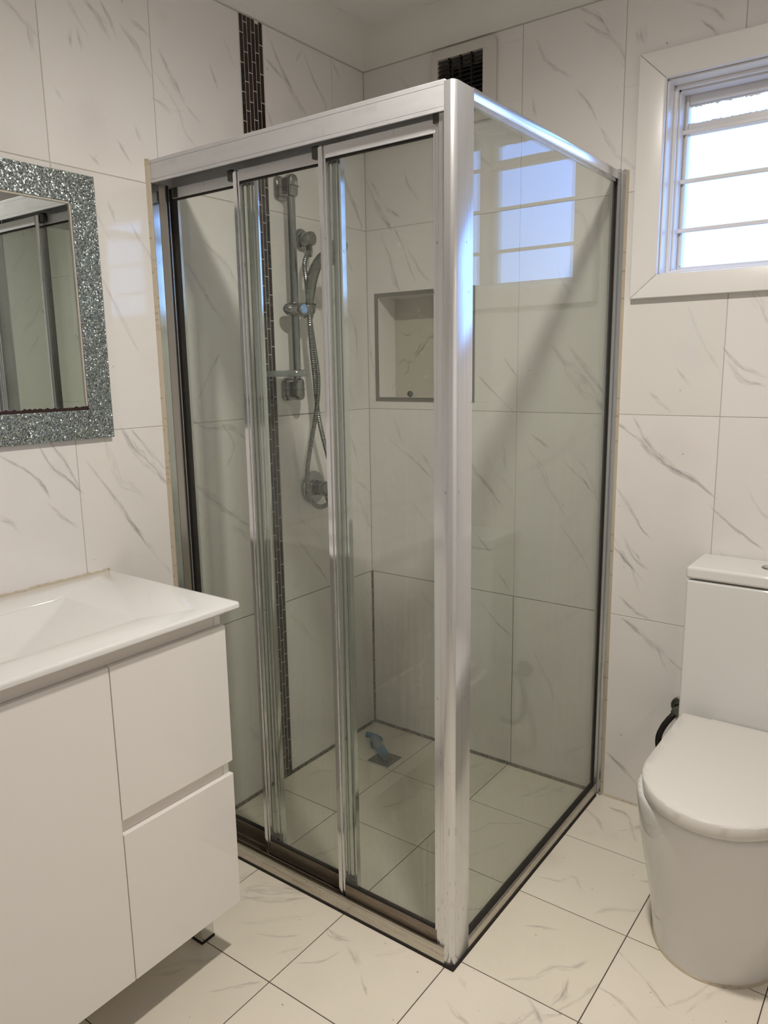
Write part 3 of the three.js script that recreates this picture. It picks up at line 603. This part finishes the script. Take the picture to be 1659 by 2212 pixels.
{
  const t = thing('plastic_bottle', 'small crumpled translucent blue plastic bottle lying across the floor drain', 'bottle', [.15, .002, .18]);
  const r = rng(61), blue = phy({ color: '#3d8fb4', roughness: .3, transmission: .35, ior: 1.45 }), deep = phy({ color: '#1f5f86', roughness: .3, ior: 1.45 }), pale = phy({ color: '#a9c3cb', roughness: .25, transmission: .6, ior: 1.45 });
  part('neck', pipe([[.0640, .017, .1360], [.080, .019, .1330], [.096, .021, .1365], [.112, .022, .147]], (s) => .0088 + (Math.round(s * 40) % 6 < 3 ? .0013 : 0) + .004 * s * s, 40, 16, .9), blue, t);
  part('shoulder', pipe([[.104, .022, .140], [.116, .024, .150], [.128, .022, .160]], (s) => .010 + .012 * Math.sin(Math.PI * .5 * s) * (1 + .12 * Math.sin(9 * s)), 18, 14, .85), blue, t);
  part('collar_flap', pipe([[.108, .012, .165], [.118, .009, .178], [.128, .006, .186]], (s) => .009 - .003 * s, 10, 8, .5), deep, t); part('collar_flap', pipe([[.136, .034, .150], [.146, .033, .152], [.154, .028, .157]], (s) => .006 - .003 * s, 8, 8, .5), deep, t);
  part('body', pipe([[.124, .021, .158], [.146, .021, .174], [.168, .020, .191], [.186, .019, .204]], (s) => .0185 - .002 * s + .0012 * Math.sin(21 * s), 30, 18, .92), pale, t);
  part('base', pipe([[.182, .019, .201], [.196, .0185, .211], [.210, .018, .222], [.214, .0175, .225]], (s) => .0172 * Math.sqrt(Math.max(.1, 1 - Math.pow(s, 6))), 18, 18, .95), blue, t);
}
{
  const t = thing('plug_knob', 'small round dull metal knob lying on the shelf of the wall niche', 'knob', [.144, NICHE[2] + .0135, -.05]);
  part('knob', lathe([[0, -.004], [.0085, -.004], [.0105, -.001], [.0105, .002], [.007, .0045], [.0065, .0035], [0, .004]], [.144, NICHE[2] + .0135 + .0102, -.05], [.5, .15, 1], 26), darkMetal, t);
}

// ---------------------------------------------------------------- wall vent
{
  const [x0, x1, y0, y1] = VENT, gx0 = .2994, gx1 = .4562, gy0 = 2.1, gy1 = 2.266;
  const t = thing('wall_vent', 'square cream plastic wall vent with dark slats high beside the corner post', 'vent', [(x0 + x1) / 2, y0, 0]);
  const s = roundRect(x0, x1, y0, y1, .02), h = new THREE.Path(); h.moveTo(gx0, gy0); h.lineTo(gx0, gy1); h.lineTo(gx1, gy1); h.lineTo(gx1, gy0); h.closePath(); s.holes.push(h);
  part('frame', sweep(s, 'z', 0, .014, { bevel: .003, segments: 3 }), ventPlastic, t);
  part('cap', lathe([[0, .0165], [.0105, .0165], [.0122, .0150], [.0122, .012]], [.4765, 2.2735, 0], [0, 0, 1], 32), ventPlastic, t);
  const n = 13, p = (gy1 - gy0) / n;
  for (let i = 0; i < n; i++) { const y = gy0 + (i + .5) * p; part('slat', sweep([[.001, y + .0035], [.011, y - .0035], [.0118, y - .0025], [.002, y + .0048]], 'x', gx0, gx1), ventDark, t); }
  for (let i = 1; i < 4; i++) { const x = gx0 + (gx1 - gx0) * i / 4; part('divider', bx(x - .0012, x + .0012, gy0, gy1, -.004, .0125), ventDark, t); }
  part('duct', [bx(gx0, gx1, gy0 + .006, gy1, -.085, -.08), bx(gx0 - .004, gx0, gy0, gy1, -.085, 0), bx(gx1, gx1 + .004, gy0, gy1, -.085, 0)], black, t);
}

// ---------------------------------------------------------------- mirror
{
  const Y0 = 1.1845, Y1 = 1.788, Z0 = 1.0535, Z1 = 1.505, y0 = 1.2535, y1 = 1.7235, z0 = 1.1175, z1 = 1.441, X = .012;
  const t = thing('wall_mirror', 'rectangular mirror framed in glittering crushed silver glass hanging above the basin', 'mirror', [0, Y0, (Z0 + Z1) / 2]);
  const N = 1024, cells = 120, r = rng(99), px = [], tone = [], nx = [], ny = [];
  for (let i = 0; i < cells * cells; i++) { px.push([r(), r()]); tone.push(r()); nx.push(r() - .5); ny.push(r() - .5); }
  const col = new Uint8Array(N * N * 4), nor = new Uint8Array(N * N * 4);
  for (let j = 0; j < N; j++) for (let i = 0; i < N; i++) {
    const u = i / N * cells, v = j / N * cells, ci = Math.floor(u), cj = Math.floor(v); let d1 = 9, d2 = 9, id = 0;
    for (let b = -1; b < 2; b++) for (let a = -1; a < 2; a++) { const k = ((cj + b + cells) % cells) * cells + (ci + a + cells) % cells, d = Math.hypot(ci + a + px[k][0] - u, cj + b + px[k][1] - v); if (d < d1) { d2 = d1; d1 = d; id = k; } else if (d < d2) d2 = d; }
    const o = (j * N + i) * 4, e = d2 - d1, q = tone[id], g = e < .2 ? 190 + 60 * q : q < .45 ? 16 + 60 * q : 66 + 130 * (q - .45);
    col[o] = g * .955; col[o + 1] = g; col[o + 2] = g * .985; col[o + 3] = 255;
    const tilt = e < .22 ? .35 : .9; nor[o] = 128 + 127 * nx[id] * tilt; nor[o + 1] = 128 + 127 * ny[id] * tilt; nor[o + 2] = 215; nor[o + 3] = 255;
  }
  const tex = (d, srgb) => { const m = new THREE.DataTexture(d, N, N); if (srgb) m.colorSpace = THREE.SRGBColorSpace; m.wrapS = m.wrapT = THREE.RepeatWrapping; m.repeat.set(1 / .3, 1 / .3); m.magFilter = THREE.LinearFilter; m.needsUpdate = true; return m; };
  const crushed = std({ map: tex(col, true), normalMap: tex(nor, false), metalness: .75, roughness: .28 });
  part('backing', bx(.0008, .006, Y0 + .004, Y1 - .004, Z0 + .004, Z1 - .004), std({ color: '#3a2a22', roughness: .8 }), t);
  const frame = (a, b, c, d) => part('frame', bx(.005, X, a, b, c, d, .0012), crushed, t);
  frame(y1, Y1, Z0, Z1); frame(Y0, y0, Z0, Z1); frame(y0, y1, Z0, z0); frame(y0, y1, z1, Z1);
  part('glass', bx(.004, .0065, y0, y1, z0, z1), mirrorGlass, t);
  const strip = std({ color: '#cfc8bd', metalness: .4, roughness: .3 });
  part('inner_edge', [bx(.006, .0105, y0 + .009, y1, z0, z0 + .0045, .001), bx(.006, .0105, y1 - .0045, y1, z0, z1, .001), bx(.006, .0105, y0 + .009, y1, z1 - .0045, z1, .001)], strip, t);
  const q = rng(12), edge = [[z0, y0 - .0005]]; for (let z = z0; z <= z1; z += .006) edge.push([z, y0 + .0065 + (q() < .3 ? .003 : 0) + q() * .0012]); edge.push([z1, y0 - .0005]);
  part('glue_line', sweep(edge, 'x', .006, .0085), std({ color: '#2b1512', roughness: .5 }), t);
}

// ---------------------------------------------------------------- vanity
const VZ0 = 1.0915, VZ1 = 1.842, SLAB_TOP = .852, SLAB_BOTTOM = .836;
{
  const t = thing('basin_top', 'glossy white ceramic basin top with a sunken rectangular bowl on the vanity', 'basin', [.24, SLAB_BOTTOM, (VZ0 + VZ1) / 2]);
  const slab = roundRect(.0015, .480, VZ0, VZ1, .012), b0 = .124, b1 = .386, c0 = 1.289, c1 = VZ0 + VZ1 - c0, hole = new THREE.Path(), rr = .006;
  hole.moveTo(b0 + rr, c0); hole.absarc(b0 + rr, c0 + rr, rr, -Math.PI / 2, Math.PI, true); hole.lineTo(b0, c1 - rr); hole.absarc(b0 + rr, c1 - rr, rr, Math.PI, Math.PI / 2, true); hole.lineTo(b1 - rr, c1); hole.absarc(b1 - rr, c1 - rr, rr, Math.PI / 2, 0, true); hole.lineTo(b1, c0 + rr); hole.absarc(b1 - rr, c0 + rr, rr, 0, -Math.PI / 2, true); hole.closePath();
  slab.holes.push(hole);
  part('slab', sweep(slab, 'y', SLAB_BOTTOM, SLAB_TOP, { bevel: .007, segments: 5, curve: 8, crease: .7 }), ceramic, t);
  // bowl: four curved ramps that meet in soft creases
  const nx = 60, nz = 80, D = .1, soft = .003, e = .0068, pos = [], idx = [];
  const ramp = (d, l) => D * (1 - Math.exp(-Math.max(0, d) / l)), smin = (a, b) => { const h = Math.max(0, Math.min(1, .5 + .5 * (b - a) / soft)); return b + (a - b) * h - soft * h * (1 - h); };
  for (let j = 0; j <= nz; j++) for (let i = 0; i <= nx; i++) {
    const x = b0 - e + (b1 - b0 + 2 * e) * i / nx, z = c0 - e + (c1 - c0 + 2 * e) * j / nz;
    const d = smin(smin(ramp(z - c0 + .005, .19), ramp(c1 - z + .005, .19)), smin(ramp(x - b0 + .005, .105), ramp(b1 - x + .005, .045)));
    pos.push(x, SLAB_TOP - .0004 - Math.max(0, d), z);
  }
  for (let j = 0; j < nz; j++) for (let i = 0; i < nx; i++) { const a = j * (nx + 1) + i, b = a + 1, c = a + nx + 1, d = c + 1; idx.push(a, c, b, b, c, d); }
  const g = new THREE.BufferGeometry(); g.setAttribute('position', new THREE.Float32BufferAttribute(pos, 3)); g.setIndex(idx); g.computeVertexNormals();
  part('bowl', g, ceramic, t);
  const r = rng(31), ragged = []; for (let z = VZ0 + .001; z < VZ1; z += .008) ragged.push([z, SLAB_TOP - .001 + .003 + r() * .004]);
  part('sealant_bead', sweep([[VZ0 + .001, SLAB_TOP - .004], ...ragged, [VZ1 - .001, SLAB_TOP - .004]], 'x', .0004, .0042, { bevel: .0008 }), beadCream, t, 'yellowed crumbling sealant');
}
{
  const t = thing('vanity_cabinet', 'glossy white vanity cabinet with a door and two handleless drawers under the basin', 'cabinet', [.23, 0, 1.467]);
  const z0 = 1.1245, z1 = 1.812, y0 = .136, F = .460, B = .442, mid = 1.4085;
  part('carcass', [bx(.0015, B - .018, y0 + .002, SLAB_BOTTOM - .001, z0 + .004, z0 + .020), bx(.0015, B - .018, y0 + .002, SLAB_BOTTOM - .001, z1 - .020, z1 - .004), bx(.0015, B - .020, y0 + .002, y0 + .018, z0 + .02, z1 - .02), bx(.0015, .012, y0 + .018, .72, z0 + .02, z1 - .02)], glossWhite, t);
  part('end_panel', [bx(B - .018, B - .0005, y0 + .002, SLAB_BOTTOM - .001, z0 + .004, z0 + .0195), bx(B - .002, .448, .8047, SLAB_BOTTOM - .001, z0 + .004, z0 + .0195), bx(B - .002, .449, .4588, .4880, z0 + .004, z0 + .0195)], glossWhite, t);
  part('finger_rail', bx(B - .018, .4475, .8047, SLAB_BOTTOM - .0008, z0 + .0203, z1 - .02), mattWhite, t); part('finger_rail', bx(B - .018, .4485, .4588, .4880, z0 + .0203, mid + .004), mattWhite, t);
  const front = (n, a, b, c, d) => part(n, bx(B, F, a, b, c, d, .0014), glossWhite, t);
  front('drawer', .4885, .8042, z0, mid - .0008); front('drawer', y0, .4583, z0, mid - .0008); front('door', y0, .8042, mid + .0008, z1);
  for (const [x, z] of [[.344, 1.1475], [.344, z1 - .03], [.06, 1.1475], [.06, z1 - .03]]) { const l = part('leg', bx(x - .0195, x + .0195, .007, y0 + .003, z - .0185, z + .0185, .0012), chromeBright, t); part('foot_pad', bx(x - .0205, x + .0205, 0, .007, z - .0195, z + .0195, .001), black, l); }
}

// ---------------------------------------------------------------- toilet
{
  const cx = 1.3455, t = thing('toilet', 'white close-coupled toilet with its lid closed standing against the tiled wall under the window', 'toilet', [cx, 0, .33]);
  const outline = (w, zb, zc, zf, y, n = 72) => {       // straight sides from zb to zc, then half an ellipse to zf
    const ring = []; const seg = 16, arc = n - 2 * seg;
    for (let k = 0; k < seg; k++) ring.push(V3(cx - w, y, zb + (zc - zb) * k / seg));
    for (let k = 0; k < arc; k++) { const a = Math.PI * (1 - k / (arc - 1)); ring.push(V3(cx + w * Math.cos(a), y, zc + (zf - zc) * Math.sin(a))); }
    for (let k = 1; k <= seg; k++) ring.push(V3(cx + w, y, zc + (zb - zc) * k / seg));
    return ring;
  };
  const lerp = THREE.MathUtils.lerp, rings = [];
  for (let k = 0; k <= 22; k++) { const s = k / 22, y = s * .385, e = s * s * (3 - 2 * s) * .5 + s * .5; rings.push(outline(lerp(.1455, .1785, e), .003, lerp(.42, .498, e), lerp(.597, .669, e), y)); }
  for (const [dy, din] of [[.3915, .0012], [.396, .0045], [.3985, .0095], [.3995, .017]]) rings.push(outline(.1785 - din, .003, .498, .669 - din, dy));
  part('pan', loft(rings, true, .9), ceramic, t);
  const band = []; for (const [y, o] of [[0, .004], [.003, .0042], [.006, .0015], [.0075, -.0005]]) band.push(outline(.1455 + o, .004, .42, .597 + o, y));
  part('sealant_bead', loft(band, true, .9), beadCream, t);
  const seatRings = []; for (const [y, d] of [[.3990, .013], [.4055, .013]]) seatRings.push(outline(.166 - d, .215, .5, .686 - d, y)); part('seat', loft(seatRings), seatPlastic, t);
  const lid = []; for (const [y, d] of [[.4045, .0055], [.4052, .0036], [.407, .0028], [.431, .0006], [.4338, .0012], [.4358, .0028], [.4370, .0055], [.4375, .0095], [.4380, .03], [.4384, .07]]) lid.push(outline(.1665 - d, .206 + d * .8, .5, .6885 - d, y));
  part('lid', loft(lid, true, .9), seatPlastic, t);
  part('hinge_block', bx(cx - .1, cx + .1, .398, .425, .175, .215, .006), seatPlastic, t);
  const x0 = 1.1605, x1 = 1.5305;
  part('cistern', bx(x0 + .001, x1 - .001, .396, .7880, .0025, .1705, .006, 3), ceramic, t);
  const cap = part('cistern_lid', bx(x0 - .0005, x1 + .0005, .7922, .8245, .0025, .1745, .008, 4), ceramic, t);
  part('cistern_neck', bx(x0 + .02, x1 - .02, .784, .796, .006, .15), ceramic, t);
  const button = part('flush_button', lathe([[.0, .0275], [.0165, .0275], [.018, .026], [.018, .0245]], [cx, .8, .079], [0, 1, 0], 36), chromeBright, cap);
  part('button_ring', lathe([[.0175, .0245], [.0175, .0262], [.0195, .0272], [.0225, .0268], [.0245, .0245]], [cx, .8, .079], [0, 1, 0], 40), chrome, cap);
}
{
  const t = thing('stop_valve', 'dark metal water stop valve with a curved flexible hose tucked beside the toilet', 'valve', [1.126, .359, 0]);
  const dark = std({ color: '#63665f', metalness: .8, roughness: .35 });
  part('escutcheon', lathe([[.0, 0], [.028, 0], [.028, .004], [.0255, .007], [.0225, .0075], [.0215, .0065], [.016, .0085], [.014, .022]], [1.126, .359, 0], [0, 0, 1], 36), dark, t);
  part('valve_body', lathe([[.0115, .01], [.0115, .038], [.0135, .04], [.0135, .056], [.0, .058]], [1.126, .359, 0], [0, 0, 1], 24), dark, t);
  part('hose', pipe([[1.126, .356, .046], [1.114, .343, .058], [1.098, .315, .072], [1.089, .283, .078], [1.092, .245, .076], [1.112, .205, .066], [1.150, .185, .052], [1.19, .187, .045], [1.205, .196, .043]], .0088, 60, 14), std({ color: '#302d2a', metalness: .6, roughness: .35 }), t);
  part('nut', lathe([[.011, 0], [.011, .018], [.008, .02]], [1.2, .196, .043], [.9, .4, 0], 6, .2), dark, t);
}

renderer.render(scene, camera);
